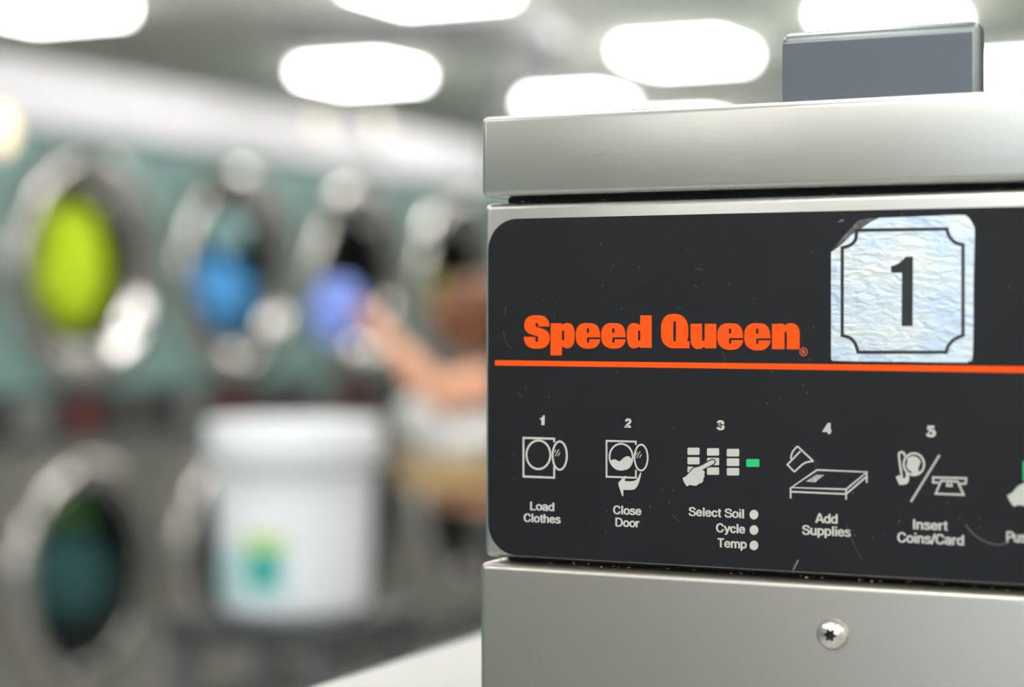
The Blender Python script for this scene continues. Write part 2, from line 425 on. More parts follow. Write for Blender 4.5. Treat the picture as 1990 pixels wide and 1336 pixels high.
def EL(cx, cy, rx, ry): return [(cx + rx * math.copysign(abs(math.cos(a)) ** 0.9, math.cos(a)), cy + ry * math.copysign(abs(math.sin(a)) ** 0.9, math.sin(a))) for a in [2 * PI * i / 24 for i in range(25)]]
GLY = {   # grotesque letters as pen strokes: advance width, strokes (x, y[, corner])
 ' ': (.28, []),
 'L': (.53, [[(.09,1,1),(.09,.07,1),(.51,.07,1)]]), 'o': (.56, [EL(.28,.37,.205,.297)]),
 'a': (.54, [[(.075,.51),(.11,.63),(.26,.672),(.40,.61),(.425,.48),(.425,.12),(.45,.03),(.49,.03)], [(.42,.42),(.22,.38),(.09,.30),(.075,.16),(.18,.07),(.32,.11),(.42,.24)]]),
 'd': (.57, [[(.46,1,1),(.46,0,1)], EL(.27,.37,.195,.297)]),
 'C': (.70, [[(.61,.67),(.52,.87),(.35,.93),(.16,.82),(.085,.5),(.16,.18),(.35,.07),(.53,.14),(.62,.36)]]),
 'l': (.25, [[(.125,1,1),(.125,0,1)]]),
 't': (.33, [[(.16,.92,1),(.16,.2),(.19,.08),(.31,.07)], [(.02,.67,1),(.31,.67,1)]]),
 'h': (.56, [[(.1,1,1),(.1,0,1)], [(.1,.46),(.16,.60),(.28,.67),(.40,.62),(.44,.48),(.44,0,1)]]),
 'e': (.55, [[(.09,.39,1),(.455,.39,1),(.42,.57),(.27,.672),(.12,.57),(.075,.37),(.12,.16),(.27,.07),(.40,.12),(.46,.24)]]),
 's': (.50, [[(.42,.53),(.36,.645),(.24,.672),(.11,.62),(.09,.53),(.16,.44),(.34,.36),(.42,.26),(.40,.13),(.25,.07),(.11,.10),(.065,.22)]]),
 'D': (.70, [[(.09,.07,1),(.09,.93,1),(.32,.93),(.52,.82),(.60,.5),(.52,.18),(.32,.07),(.09,.07,1)]]),
 'r': (.37, [[(.1,.74,1),(.1,0,1)], [(.1,.42),(.16,.60),(.35,.66)]]),
 'S': (.65, [[(.56,.69),(.49,.87),(.33,.93),(.15,.87),(.10,.73),(.17,.60),(.35,.53),(.52,.43),(.57,.28),(.50,.12),(.33,.07),(.15,.12),(.07,.33)]]),
 'c': (.51, [[(.44,.48),(.37,.64),(.25,.672),(.12,.58),(.075,.37),(.12,.16),(.25,.07),(.37,.11),(.445,.27)]]),
 'i': (.25, [[(.125,.74,1),(.125,0,1)], [(.125,1,1),(.125,.86,1)]]),
 'y': (.52, [[(.05,.74,1),(.265,.08,1)], [(.48,.74,1),(.26,.04),(.20,-.13),(.07,-.16)]]),
 'T': (.62, [[(.02,.93,1),(.60,.93,1)], [(.31,.93,1),(.31,0,1)]]),
 'm': (.85, [[(.1,.74,1),(.1,0,1)], [(.1,.5),(.17,.63),(.27,.67),(.38,.62),(.42,.5),(.42,0,1)], [(.42,.5),(.49,.63),(.59,.67),(.70,.62),(.74,.5),(.74,0,1)]]),
 'p': (.57, [[(.1,.74,1),(.1,-.24,1)], EL(.29,.37,.195,.297)]),
 'A': (.68, [[(.05,0,1),(.31,.95,1)], [(.37,.95,1),(.63,0,1)], [(.28,.95,1),(.40,.95,1)], [(.16,.31,1),(.52,.31,1)]]),
 'u': (.57, [[(.1,.74,1),(.1,.25),(.15,.12),(.26,.07),(.38,.12),(.45,.26)], [(.45,.74,1),(.45,0,1)]]),
 'n': (.56, [[(.1,.74,1),(.1,0,1)], [(.1,.46),(.16,.60),(.28,.67),(.40,.62),(.44,.48),(.44,0,1)]]),
 'I': (.28, [[(.14,1,1),(.14,0,1)]]), '/': (.32, [[(.03,-.03,1),(.29,1.0,1)]]),
 'P': (.63, [[(.09,1,1),(.09,0,1)], [(.09,.93,1),(.38,.93),(.53,.86),(.57,.70),(.53,.54),(.38,.46),(.09,.46,1)]]),
 '2': (.64, [[(.10,.66),(.16,.83),(.31,.90),(.47,.83),(.51,.68),(.42,.5),(.2,.27),(.10,.10,1),(.58,.10,1)]]),
 '3': (.62, [[(.10,.70),(.17,.86),(.31,.90),(.46,.84),(.49,.70),(.42,.58),(.27,.535,1),(.44,.47),(.52,.30),(.46,.14),(.31,.09),(.15,.14),(.08,.31)]]),
 '4': (.64, [[(.42,.92,1),(.09,.29,1),(.62,.29,1)], [(.44,1,1),(.44,0,1)]]),
 '5': (.63, [[(.54,.90,1),(.18,.90,1),(.14,.48,1),(.22,.57),(.33,.60),(.47,.53),(.53,.34),(.46,.15),(.31,.09),(.16,.14),(.08,.29)]]),
}
def letters_mesh(s, x0, x1, ybase, cap, y, wt):
    bm = bmesh.new(); pen = 0.0; hw = wt / 2
    for ch in s:
        adv, sts = GLY[ch]
        for k, st in enumerate(sts):
            ring = len(st) == 25
            pts = [(p[0] + pen, p[1]) for p in (st if ring else catmull(st, False, 5))]
            lr = [(bm.verts.new((l.x, -k, l.y)), bm.verts.new((r.x, -k, r.y))) for l, r in ribbon(pts, ring, hw)]
            for i in range(len(lr) if ring else len(lr) - 1):
                (a0, a1), (b0, b1) = lr[i], lr[(i + 1) % len(lr)]
                bm.faces.new((a0, b0, b1, a1))
        pen += adv
    me = bpy.data.meshes.new('t'); bm.to_mesh(me); bm.free()
    xa = min(v.co.x for v in me.vertices); xb = max(v.co.x for v in me.vertices)
    pl = on_y(x0, ybase, y); pr = on_y(x1, ybase, y); pt = on_y(x0, ybase - cap, y)
    kx = (pr.x - pl.x) / (xb - xa); kz = pt.z - pl.z
    for v in me.vertices: v.co = (pl.x + (v.co.x - xa) * kx, y + 1.5e-5 * v.co.y, pl.z + v.co.z * kz)
    return me

T = -0.0003
# film: left px 948, top 426 at x=993, bottom 1080 at x=993, running past the right of the frame
fx0 = on_y(948.5, 700, T).x; fx1 = XW1 - 0.012
fz1 = on_y(993, 425.5, T).z; fz0 = on_y(993, 1079.8, T).z
rr = 0.0118
bm = bmesh.new()
cont = []
for cx, cz, a0 in ((fx1 - rr, fz0 + rr, -90), (fx1 - rr, fz1 - rr, 0), (fx0 + rr, fz1 - rr, 90), (fx0 + rr, fz0 + rr, 180)):
    for k in range(13):
        a = math.radians(a0 + 90 * k / 12); cont.append((cx + rr * math.cos(a), cz + rr * math.sin(a)))
fr = [bm.verts.new((x, T, z)) for x, z in cont]; bk = [bm.verts.new((x, 0.0001, z)) for x, z in cont]
bm.faces.new(fr)
for i in range(len(fr)): bm.faces.new((fr[i], fr[(i + 1) % len(fr)], bk[(i + 1) % len(fr)], bk[i]))
film = obj('control_panel', bm, LABEL, washer)
film['label'] = 'black printed control panel film with orange lettering'

Y1, Y2, Y3, Y4 = T - 0.00006, T - 0.00012, T - 0.00018, T - 0.00024
# --- orange brand lettering
A = cr((1010, 600), 13.357); B = cr((1140, 600), 13.357); Cc = cr((1275, 600), 13.357); D = cr((1410, 600), 11.706)
L = []
L.append([catmull(A([(450,175),(600,195),(700,260),(755,350),(772,465,1),(500,468,1),(482,452),(482,395),(465,378),(415,382),(408,440),(440,480),
    (560,515),(680,565),(750,640),(780,740),(765,870),(690,980),(580,1030),(450,1042),(300,1025),(190,960),(130,860),(108,735,1),(405,738,1),
    (411,850),(445,868),(476,850),(478,735,1),(400,700),(270,660),(180,600),(128,520),(118,440),(140,320),(200,240),(300,190)]))])
L.append([catmull(A([(805,385,1),(1088,385,1),(1100,425,1),(1150,393),(1240,375),(1330,400),(1390,470),(1420,580),(1427,700),(1418,830),(1385,940),
    (1320,1005),(1240,1030),(1150,1010),(1095,960,1),(1090,1215,1),(800,1215,1)])), catmull(A([(1096,575),(1155,575),(1155,825),(1096,825)]), sub=1)])
E_out = [(700,378),(850,395),(940,460),(990,570),(1012,747,1),(668,750,1),(665,875),(692,890),(722,872),(722,800,1),(1012,798,1),(1000,860),(950,950),
    (870,1015),(780,1040),(700,1043),(600,1035),(500,990),(420,910),(385,800),(378,690),(390,560),(440,460),(520,400),(600,380)]
E_hole = [(662,525),(690,508),(718,525),(718,625),(690,636),(662,625)]
def e_at(x0, x1, y0, y1):
    f = lambda pts: [(x0 + (p[0] - 378) / 634.0 * (x1 - x0), y0 + (p[1] - 378) / 665.0 * (y1 - y0), *p[2:]) for p in pts]
    return [catmull(f(E_out)), catmull(f(E_hole))]
L.append(e_at(1119.0, 1166.6, 628.3, 678.0)); L.append(e_at(1168.4, 1216.0, 628.3, 678.0))
L.append([catmull(B([(1395,178,1),(1690,176,1),(1692,1021,1),(1385,1018,1),(1375,985,1),(1310,1017),(1220,1033),(1140,1010),(1085,940),(1055,830),
    (1042,690),(1055,550),(1090,450),(1150,395),(1220,378),(1310,390),(1385,430,1)])), B([(1336,570),(1392,570),(1392,830),(1336,830)])])
L.append([catmull(Cc([(490,140),(620,160),(720,225),(790,320),(825,430),(838,560),(835,700),(820,780),(803,825,1),(830,850,1),(868,850,1),(868,1030,1),(480,1030),
    (370,1020),(270,975),(190,890),(140,780),(130,650),(128,500),(145,370),(200,250),(290,170),(380,145)])), catmull(Cc([(450,360),(482,345),(515,360),(512,825),(482,842),(450,825)]))])
L.append([catmull(Cc([(895,395,1),(1192,395,1),(1195,815,1),(1225,838),(1258,815,1),(1265,395,1),(1565,395,1),(1565,1032,1),(1265,1032,1),(1252,985,1),(1190,1030),
    (1090,1052),(1000,1030),(930,950),(900,830)]))])
L.append(e_at(1394.0, 1444.2, 628.6, 680.3)); L.append(e_at(1446.3, 1497.5, 628.6, 681.3))
L.append([catmull(D([(1058,350,1),(1320,345,1),(1335,388,1),(1400,350),(1500,335),(1590,360),(1650,420),(1680,500),(1685,600),(1682,927,1),(1395,925,1),(1396,560),(1370,533),
    (1342,560),(1340,924,1),(1058,924,1)]))])
flat('brand_lettering', L, ORANGE, film, Y1)
bm = bmesh.new(); strokes(bm, [(ell(1561.6, 684.2, 7.0, 7.6, 24), True)], 1.6, Y1)
me1 = bpy.data.meshes.new('registered_mark'); bm.to_mesh(me1); bm.free()
link('registered_mark', merge_mesh([me1, text_mesh('R', 1558.6, 1565.4, 688.3, 8.4, Y1, 0.03)], 'registered_mark'), mat('dull_orange_ink', (0.75, 0.10, 0.03), 0.5), film, False)
flat('stripe', [[[(962, 700.6), (1990, 712.6), (2030, 713.1), (2030, 725.6), (1990, 725.0), (962, 710.6)]]], ORANGE, film, Y1)

# --- step numbers
def txt(name, items, m=INK, y=Y1):
    me = merge_mesh([letters_mesh(*it[:5], y, it[5]) for it in items], name)
    return link(name, me, m, film, False)
K3 = cr((920, 760), 3.685); K4 = cr((1450, 780), 3.685)
flat('step_number', [[catmull(cr((1000, 800), 9.54)([(465,140,1),(510,105),(530,72,1),(560,75,1),(556,255,1),(496,255,1),(496,140,1),(465,160,1)]))]], INK, film, Y1)
txt('step_number', [('2', 1212.8, 1227.2, 831.2, 17.6, 0.235)])
txt('step_number', [('3', 1392.2, 1408.2, 836.2, 19.0, 0.235)])
txt('step_number', [('4', 1597.6, 1615.8, 843.6, 21.4, 0.235)])
txt('step_number', [('5', 1799.2, 1819.0, 849.6, 21.8, 0.235)])

# --- captions
BW = 0.166
txt('caption', [('Load', 1030.2, 1077.4, 992.0, 16.6, BW), ('Clothes', 1017.6, 1089.8, 1014.8, 16.6, BW)])
txt('caption', [('Close', 1191.4, 1246.6, 999.8, 17.0, BW), ('Door', 1195.8, 1243.2, 1023.8, 17.2, BW)])
txt('caption', [('Select Soil', 1338.0, 1445.9, 1003.2, 17.4, BW), ('Cycle', 1391.4, 1448.4, 1035.0, 17.8, BW), ('Temp', 1394.4, 1451.4, 1064.2, 17.8, BW)])
txt('caption', [('Add', 1584.0, 1628.0, 1016.6, 18.6, BW), ('Supplies', 1558.4, 1653.8, 1039.6, 18.8, BW)])
txt('caption', [('Insert', 1774.4, 1841.6, 1029.0, 19.4, BW), ('Coins/Card', 1743.6, 1873.6, 1054.6, 20.0, BW)])
txt('caption', [('Push', 1955.6, 2006.0, 1053.6, 20.4, BW)])
for cyy in (1000.8, 1030.8, 1060.7):
    flat('indicator_dot', [[ell(1465.2, cyy, 8.5, 9.3, 32)]], INK, film, Y1)

# --- pictogram 1: machine with open door
I1 = cr((1000, 800), 9.54)
def el_arc(cx, cy, rx, ry, n=48): return ell(cx, cy, rx, ry, n)
lines = [(I1([(735,570),(735,508),(165,490),(165,1208),(735,1230),(735,1010)]), False), (I1(el_arc(443,805,222,265)), True), (I1(el_arc(837,820,132,262)), True)]
bm = bmesh.new(); strokes(bm, lines, 3.8, Y1)
strokes(bm, [(I1([(745,762),(768,715)]), False), (I1([(752,830),(822,705)]), False), (I1([(802,830),(846,760)]), False)], 1.5, Y1)
obj('pictogram', bm, INK, film)
# --- pictogram 2: full machine with closing arrow
I2 = cr((1160, 840), 9.54)
bm = bmesh.new()
strokes(bm, [(I2([(722,242),(722,180),(178,165),(178,830),(722,850),(722,700)]), False), (I2(el_arc(448,460,214,240)), True), (I2(el_arc(820,475,122,240)), True)], 3.5, Y1)
strokes(bm, [(I2([(725,432),(752,372)]), False), (I2([(738,484),(802,360)]), False), (I2([(790,480),(828,410)]), False)], 1.5, Y1)
me1 = bpy.data.meshes.new('pictogram'); bm.to_mesh(me1); bm.free()
me2 = poly_face([catmull(I2([(245,550,1),(285,515),(330,508),(380,530),(410,545),(440,530),(500,475),(560,450),(600,455),(640,500),(670,540,1),(640,620),(570,690),(450,712),(350,690),(280,615)]))], 'p', INK, film, Y2)
me3 = poly_face([catmull(I2([(825,755,1),(800,755,1),(775,820),(735,880),(690,905),(600,915),(520,912,1),(525,860),(540,805,1),(480,850),(392,950,1),(420,1050),(470,1197,1),(490,1180,1),
    (490,1075,1),(600,1078),(690,1065),(740,1020),(780,940),(805,850)]))], 'p', INK, film, Y2)
link('pictogram', merge_mesh([me1, me2, me3], 'pictogram'), INK, film, False)
# --- pictogram 3: keypad and pointing hand
I3 = cr((1300, 850), 9.95)
keys = []
for (x0, x1), rows in (((358, 592), ((205, 345), (388, 528))), ((735, 970), ((215, 358), (400, 545), (585, 730))), ((1118, 1358), ((228, 375), (412, 560), (598, 742)))):
    for (a, b) in rows: keys.append([I3(round_rect(x0, a, x1, b, 22))])
keys.append([I3([(360, 572), (375, 568), (485, 575), (430, 620), (378, 685), (358, 672)])])
mk = merge_mesh([poly_face(k, 'k', INK, film, Y1) for k in keys], 'keys')
hand = [(262,795,1),(340,745),(420,660),(490,597),(560,580),(640,545),(760,480),(830,445),(872,452),(885,480),(860,515),(780,560),(700,600),(635,635,1),(680,650),(692,690),(682,730),(690,765),
        (665,800),(665,840),(640,880),(580,905),(520,940),(400,925,1),(350,955,1),(300,890)]
link('pictogram', merge_mesh([mk, poly_face([catmull(I3(hand))], 'h', INK, film, Y3)], 'pictogram'), INK, film, False)
stroke_obj('pictogram_outline', [(catmull(I3(hand[2:14]), closed=False), False)], 4.6, mat('panel_black_ink', (0.0075, 0.0075, 0.0095), 0.42), film, Y2)
flat('green_key', [[I3(round_rect(1495, 424, 1748, 576, 18))]], GREEN, film, Y1)
# --- pictogram 4: cup pouring over table
I4 = cr((1515, 850), 9.895)
bm = bmesh.new()
strokes(bm, [(I4([(345,175),(650,465)]), False), (catmull(I4([(650,465),(560,475),(480,500),(400,560),(285,670)]), False), False), (I4([(285,670),(150,530),(400,270)]), False),
             (catmull(I4([(345,175),(260,270),(222,370),(225,430)]), False), False),
             (I4([(720,632),(1680,672),(1280,1005),(225,970)]), True), (I4([(235,1052),(1280,1095),(1665,765)]), False),
             (I4([(213,970),(213,1178)]), False), (I4([(1280,1005),(1280,1205)]), False), (I4([(1676,672),(1676,880)]), False)], 3.4, Y1)
strokes(bm, [(I4([p, (p[0] + 2, p[1])]), False) for p in ((695,475),(665,530),(735,530),(695,577),(735,607),(664,620),(668,682),(728,690),(705,732),(800,740),(825,748))], 3.6, Y2)
obj('pictogram', bm, INK, film)
flat('pictogram_patch', [[I4([(508,852),(700,727),(862,727),(682,872)])]], INK_G, film, Y1)
# --- pictogram 5: coin and card
I5 = cr((1725, 860), 10.69)
bm = bmesh.new()
strokes(bm, [(catmull(I5([(300,720),(275,580),(248,400),(236,245),(262,212),(300,205),(338,225),(352,290)]), False), False), (I5(el_arc(545,457,212,226)), True)], 4.3, Y1)
strokes(bm, [(I5([(1625,865),(1500,860)]), False), (I5([(1060,838),(945,838),(945,732),(1632,750),(1622,868)]), False), (I5([(1112,800),(1455,815),(1580,1092),(1000,1070)]), True),
             (I5([(1250,835),(1232,905),(1330,905),(1312,840)]), False)], 3.9, Y1)
me1 = bpy.data.meshes.new('p5'); bm.to_mesh(me1); bm.free()
me2 = poly_face([catmull(I5([(420,330),(470,300),(560,290),(630,330),(682,390),(672,450),(640,530),(640,590),(690,640,1),(600,690),(500,660,1),(490,605),(430,575),(405,530),(380,490,1),(405,440),(410,380)]))], 'p', INK, film, Y2)
me3 = poly_face([catmull(I5([(168,722,1),(240,680,1),(325,745,1),(372,748,1),(378,625,1),(430,660),(447,740),(432,820),(392,868),(330,882),(242,885,1)]))], 'p', INK, film, Y2)
link('pictogram', merge_mesh([me1, me2, me3], 'pictogram'), INK, film, False)
stroke_obj('pictogram_slash', [(I5([(1080,262),(482,1238)]), False)], 4.6, mat('slash_grey_ink', (0.42, 0.42, 0.42), 0.5), film, Y1)
# --- pictogram 6 (cut by the right edge of the photograph)
I6 = cr((1900, 880), 6.68)
flat('pictogram', [[catmull(I6([(385,555,1),(450,520),(520,440),(600,400),(700,370,1),(780,420,1),(760,600),(700,680),(600,690),(530,680,1),(465,702,1),(410,620)]))]], INK, film, Y1)
flat('green_key', [[I6(round_rect(588, 112, 800, 372, 14))]], GREEN, film, Y2)

# --- scratches and hairs on the film
sl = [(catmull(K4([(1572,885),(1620,945),(1700,1000),(1800,1030),(1880,1012)]), False), False)]
stroke_obj('scratch', sl, 1.9, mat('grey_scratch', (0.13, 0.13, 0.13), 0.6), film, Y2)
K1 = cr((920, 380), 3.685); K2 = cr((1450, 380), 3.685)
FS = mat('faint_scratch', (0.075, 0.075, 0.075), 0.6)
for ln in [(catmull(K4([(722,880),(760,1000),(830,1135)]), False), False), (catmull(K4([(368,1138),(340,1180),(335,1212)]), False), False),
    (catmull(K1([(232,790),(225,860)]), False), False), (catmull(K1([(215,975),(230,1040),(268,1092)]), False), False),
    (catmull(K1([(1780,1120),(1808,1190)]), False), False), (catmull(K3([(320,10),(345,50)]), False), False), (catmull(K1([(1580,640),(1600,660)]), False), False),
    (catmull(K3([(1425,885),(1470,935)]), False), False), (catmull(K1([(1460,805),(1490,812)]), False), False), (catmull(K1([(1580,525),(1640,532)]), False), False)]:
    stroke_obj('scratch', [ln], 1.0, FS, film, Y2)

# --- number sticker
IS = cr((1600, 410), 4.31)
sticker_me = poly_face([catmull(IS([(470,58,1),(800,48),(1130,35),(1205,48),(1258,125),(1267,200),(1258,600),(1252,1190),(1215,1258),(1150,1271),(640,1265,1),(200,1261,1),(75,1256,1),(65,1240,1),(65,345,1),(150,285),(250,190),(330,140),(400,92)]))],
                       'number_sticker', FOIL, washer, Y1)
sticker = link('number_sticker', sticker_me, FOIL, washer, False)
sticker['label'] = 'silver foil sticker with black number one and torn corner'
bl = catmull(IS([(278,163,1),(1035,152,1),(1052,210),(1100,262),(1170,285,1),(1170,1045,1),(1100,1075),(1048,1130),(1030,1185,1),(290,1185,1),(268,1115),(222,1065),(158,1045,1),(158,310,1),(225,288),(270,240)]))
stroke_obj('border', [(bl, True)], 6.6, BLACKINK, sticker, Y2)
flat('numeral', [[catmull(IS([(565,465,1),(630,440),(690,385,1),(751,383,1),(748,966,1),(655,968,1),(658,520,1),(570,520,1)]))]], BLACKINK, sticker, Y2)
flat('torn_edge', [[IS([(70,335),(150,235),(245,130),(290,80),(380,62),(450,62),(395,92),(330,140),(240,200),(150,285)])],
                   [IS([(118,95),(150,72),(180,78),(150,92)])]], mat('torn_residue', (0.10, 0.10, 0.10), 0.35, 0.3, 0.6, 160, 0.4, 300), sticker, Y1 - 0.00001)

# --- screw on the lower panel
sc = on_y(1618, 1233, YP)
bm = bmesh.new(); n = 72; rings = []
RS = 0.0053
def dome(r): return 0.0034 * math.sqrt(max(0.0, 1 - (r / RS) ** 2 * 0.86))
def ringof(rf, yf):
    out = []
    for i in range(n):
        a = 2 * PI * i / n; r = rf(a); out.append(bm.verts.new((sc.x + r * math.cos(a), yf(r), sc.z + r * math.sin(a))))
    return out
star = lambda a: 0.00180 * (1 + 0.22 * math.cos(6 * a + 0.4))
rings.append(ringof(lambda a: star(a), lambda r: YP - 0.0012))
rings.append(ringof(lambda a: star(a), lambda r: YP - dome(r)))
for k in range(1, 8):
    t = k / 7.0
    rings.append(ringof(lambda a, t=t: star(a) * (1 - t) + RS * t, lambda r: YP - dome(r)))
rings.append(ringof(lambda a: RS * 0.99, lambda r: YP + 0.0002))
bm.faces.new(rings[0])
for a, b in zip(rings, rings[1:]):
    for i in range(n): bm.faces.new((a[i], a[(i + 1) % n], b[(i + 1) % n], b[i]))
screw = obj('screw', bm, STEEL_B, washer, smooth=True)
bm = bmesh.new()
bm.faces.new([bm.verts.new((sc.x + star(2 * PI * i / n) * math.cos(2 * PI * i / n), YP - 0.0013, sc.z + star(2 * PI * i / n) * math.sin(2 * PI * i / n))) for i in range(n)])
obj('socket_shade', bm, SHADE_BLACK, screw)  # dark face painted as the shade at the socket bottom
# hair on the panel by the screw
K6 = cr((900, 1040), 1.826)
for hl in ([(1160,328),(1210,332),(1262,360)], [(1190,90),(1172,125)]):
    stroke_obj('hair', [(catmull(K6(hl), False), False)], 1.0, mat('pale_hair', (0.5, 0.47, 0.42), 0.6), washer, YP - 0.0002)

# --- lint and crumbs caught in the two seams
bm = bmesh.new()
def crumb(c, s):
    r = bmesh.ops.create_icosphere(bm, subdivisions=1, radius=s)
    q = Matrix.Rotation(random.random() * 6, 3, 'X') @ Matrix.Rotation(random.random() * 6, 3, 'Z')
    sc3 = Vector((random.uniform(0.6, 2.6), random.uniform(0.5, 1.0), random.uniform(0.4, 0.9)))
    for v in r['verts']:
        v.co = Vector((v.co.x * sc3.x, v.co.y * sc3.y, v.co.z * sc3.z)) * random.uniform(0.8, 1.2) + Vector(c)
for i in range(70):
    x = XW0 + 0.004 + random.random() ** 1.2 * 0.24
    if i % 5 < 2: crumb((x, random.uniform(0.002, 0.008), Z_ft + random.uniform(0.0001, 0.0006)), random.uniform(0.0002, 0.0005))
    else: crumb((x, random.uniform(0.0, 0.008), Z_pt + random.uniform(-0.0002, 0.0008)), random.uniform(0.0002, 0.00055))
lint = obj('lint', bm, LINT, washer); lint['kind'] = 'stuff'

# ================================================================ grey metal panel on the lid
YB0 = 0.012
bp0 = on_y(1516, 120, YB0); bp1 = on_y(1903, 110, YB0)
ztop = on_y(1700, 51, YB0).z
coin = thing('metal_panel', ((bp0.x + bp1.x) / 2, YB0 + 0.006, Z_lt), 'plain grey upright sheet metal panel standing on the washer lid', 'metal panel')
bm = newbox(bp0.x, bp1.x, YB0, YB0 + 0.011, Z_lt, ztop)
es = [e for e in bm.edges if not all(abs(v.co.z - Z_lt) < 1e-6 for v in e.verts)]
bmesh.ops.bevel(bm, geom=es, offset=0.0034, segments=6, profile=0.5, affect='EDGES')
obj('folded_edge', bm, STEEL_BOX, coin, smooth=True)
bm = newbox(bp0.x + 0.001, bp1.x - 0.0024, YB0 - 0.0008, YB0 + 0.004, Z_lt + 0.0003, ztop - 0.0040, bevel=0.0004)
obj('front_plate', bm, mat('blue_grey_enamel', (0.105, 0.125, 0.142), 0.4, 0.2, 0.04, 20), coin)

# ================================================================ white half wall beside the washer
ec = on_z(930, 1230, 1.32)
led = thing('half_wall', (ec.x + 0.055, 0.6, 0), 'white capped half wall running back beside the steel washer', 'half wall')
obj('cap', newbox(ec.x, XPAN - 0.004, 0.01, 1.45, 1.295, 1.32, bevel=0.003), mat('white_laminate', (0.38, 0.375, 0.37), 0.45, 0, 0.02, 6), led, smooth=True)
obj('panel', newbox(ec.x + 0.012, XPAN - 0.012, 0.02, 1.44, 0.0, 1.295), mat('white_panel', (0.66, 0.66, 0.64), 0.5, 0, 0.02, 6), led)

# ================================================================ dryers
XD = CAM.x - 4.08
TEAL = mat('teal_enamel', (0.18, 0.29, 0.275), 0.38, 0, 0.05, 2.0)
DSTEEL = mat('dryer_steel', (0.34, 0.33, 0.315), 0.42, 0.85, 0.04, 4.0)
CHROME = mat('door_ring_steel', (0.42, 0.40, 0.385), 0.19, 1.0, 0.04, 5.0)
STRIP = mat('control_strip_black', (0.026, 0.026, 0.028), 0.4, 0, 0.1, 10)
DRUM = mat('drum_steel', (0.11, 0.115, 0.115), 0.5, 0.6, 0.1, 12)
DGLASS = glass_mat('dryer_door_glass', (0.86, 0.95, 0.97), 0.16, 0.03)
RED = mat('red_display', (0.10, 0.02, 0.016), 0.3, emit=(1.0, 0.12, 0.06), estr=0.02)
ZU, ZLO, ZTOP, WD = 1.655, 0.645, 2.085, 0.44
def hole_panel(z0, z1, zc, r):
    """flat front sheet with a round opening, facing +X"""
    bm = bmesh.new(); n = 64; inner, outer = [], []
    for i in range(n):
        a = 2 * PI * i / n; c, s = math.cos(a), math.sin(a)
        inner.append(bm.verts.new((0, r * c, zc + r * s)))
        k = min((WD - 0.004) / abs(c) if abs(c) > 1e-6 else 9, ((z1 - zc) if s > 0 else (zc - z0)) / abs(s) if abs(s) > 1e-6 else 9)
        outer.append(bm.verts.new((0, k * c, zc + k * s)))
    # exact corners
    for yy in (-WD + 0.004, WD - 0.004):
        for zz in (z0, z1):
            v = min(outer, key=lambda q: (q.co.y - yy) ** 2 + (q.co.z - zz) ** 2); v.co = (0, yy, zz)
    fs = [bm.faces.new((inner[i], inner[(i + 1) % n], outer[(i + 1) % n], outer[i])) for i in range(n)]
    ex = bmesh.ops.extrude_face_region(bm, geom=fs)
    for v in ex['geom']:
        if isinstance(v, bmesh.types.BMVert): v.co.x -= 0.012
    return bm
def door(root, zc, rg):
    bm = bmesh.new(); k = rg / 0.262
    prof = [(0.395, 0.0), (0.392, 0.022), (0.378, 0.045), (0.355, 0.058), (0.335, 0.058), (0.315, 0.048), (0.290 * (0.5 + 0.5 * k), 0.030), (rg + 0.010, 0.018), (rg, 0.010), (rg - 0.002, -0.03)]
    lathe(bm, prof, (0, 0, zc), 'X', 72)
    d = obj('door', bm, CHROME, root, smooth=True)
    bm = bmesh.new(); lathe(bm, [(rg, 0.012), (rg * 0.85, 0.020), (rg * 0.6, 0.029), (rg * 0.3, 0.035), (0.004, 0.037)], (0, 0, zc), 'X', 48, cap1=True)
    obj('door_glass', bm, DGLASS, d, smooth=True)
    bm = bmesh.new(); lathe(bm, [(rg - 0.003, 0.006), (rg - 0.022, 0.002), (rg - 0.024, -0.02)], (0, 0, zc), 'X', 48)
    obj('gasket', bm, mat('black_rubber', (0.02, 0.03, 0.035), 0.5), d, smooth=True)
    bm = bmesh.new(); lathe(bm, [(0.30, -0.012), (0.32, -0.05), (0.36, -0.10), (0.36, -0.62), (0.02, -0.62)], (0, 0, zc), 'X', 48, cap1=True)
    obj('drum', bm, DRUM, root, smooth=True)
def dryer_proto():
    t = thing('stack_dryer', (0, 0, 0), 'x', 'dryer', 'stacked tumble dryers along the wall')
    bm = bmesh.new()
    for a in (-1, 1): box(bm, -0.9, -0.002, a * WD - 0.003, a * WD + 0.003, 0, ZTOP)
    box(bm, -0.9, -0.012, -WD, WD, ZTOP - 0.01, ZTOP); box(bm, -0.9, -0.89, -WD, WD, 0, ZTOP); box(bm, -0.9, -0.012, -WD, WD, 0.0, 0.02)
    box(bm, -0.9, -0.012, -WD, WD, 1.14, 1.15)
    obj('cabinet', bm, DSTEEL, t)
    obj('upper_front', hole_panel(1.255, ZTOP, ZU, 0.33), TEAL, t)
    obj('lower_front', hole_panel(0.12, 1.085, ZLO, 0.33), DSTEEL, t)
    cs = obj('control_strip', newbox(-0.012, 0.012, -WD + 0.006, WD - 0.006, 1.09, 1.25, bevel=0.004), STRIP, t, smooth=True)
    obj('display', newbox(0.012, 0.015, -0.09, 0.06, 1.125, 1.205), RED, cs)
    obj('coin_slot', newbox(0.012, 0.022, 0.20, 0.30, 1.12, 1.22), mat('grey_coin_slot', (0.22, 0.21, 0.20), 0.4, 0.8), cs)
    obj('keypad', newbox(0.012, 0.017, -0.36, -0.20, 1.12, 1.22), mat('grey_keypad', (0.16, 0.17, 0.16), 0.5), cs)
    obj('kick_plate', newbox(-0.012, 0.0, -WD + 0.006, WD - 0.006, 0.0, 0.115), STRIP, t)
    door(t, ZU, 0.262); door(t, ZLO, 0.300)
    return t
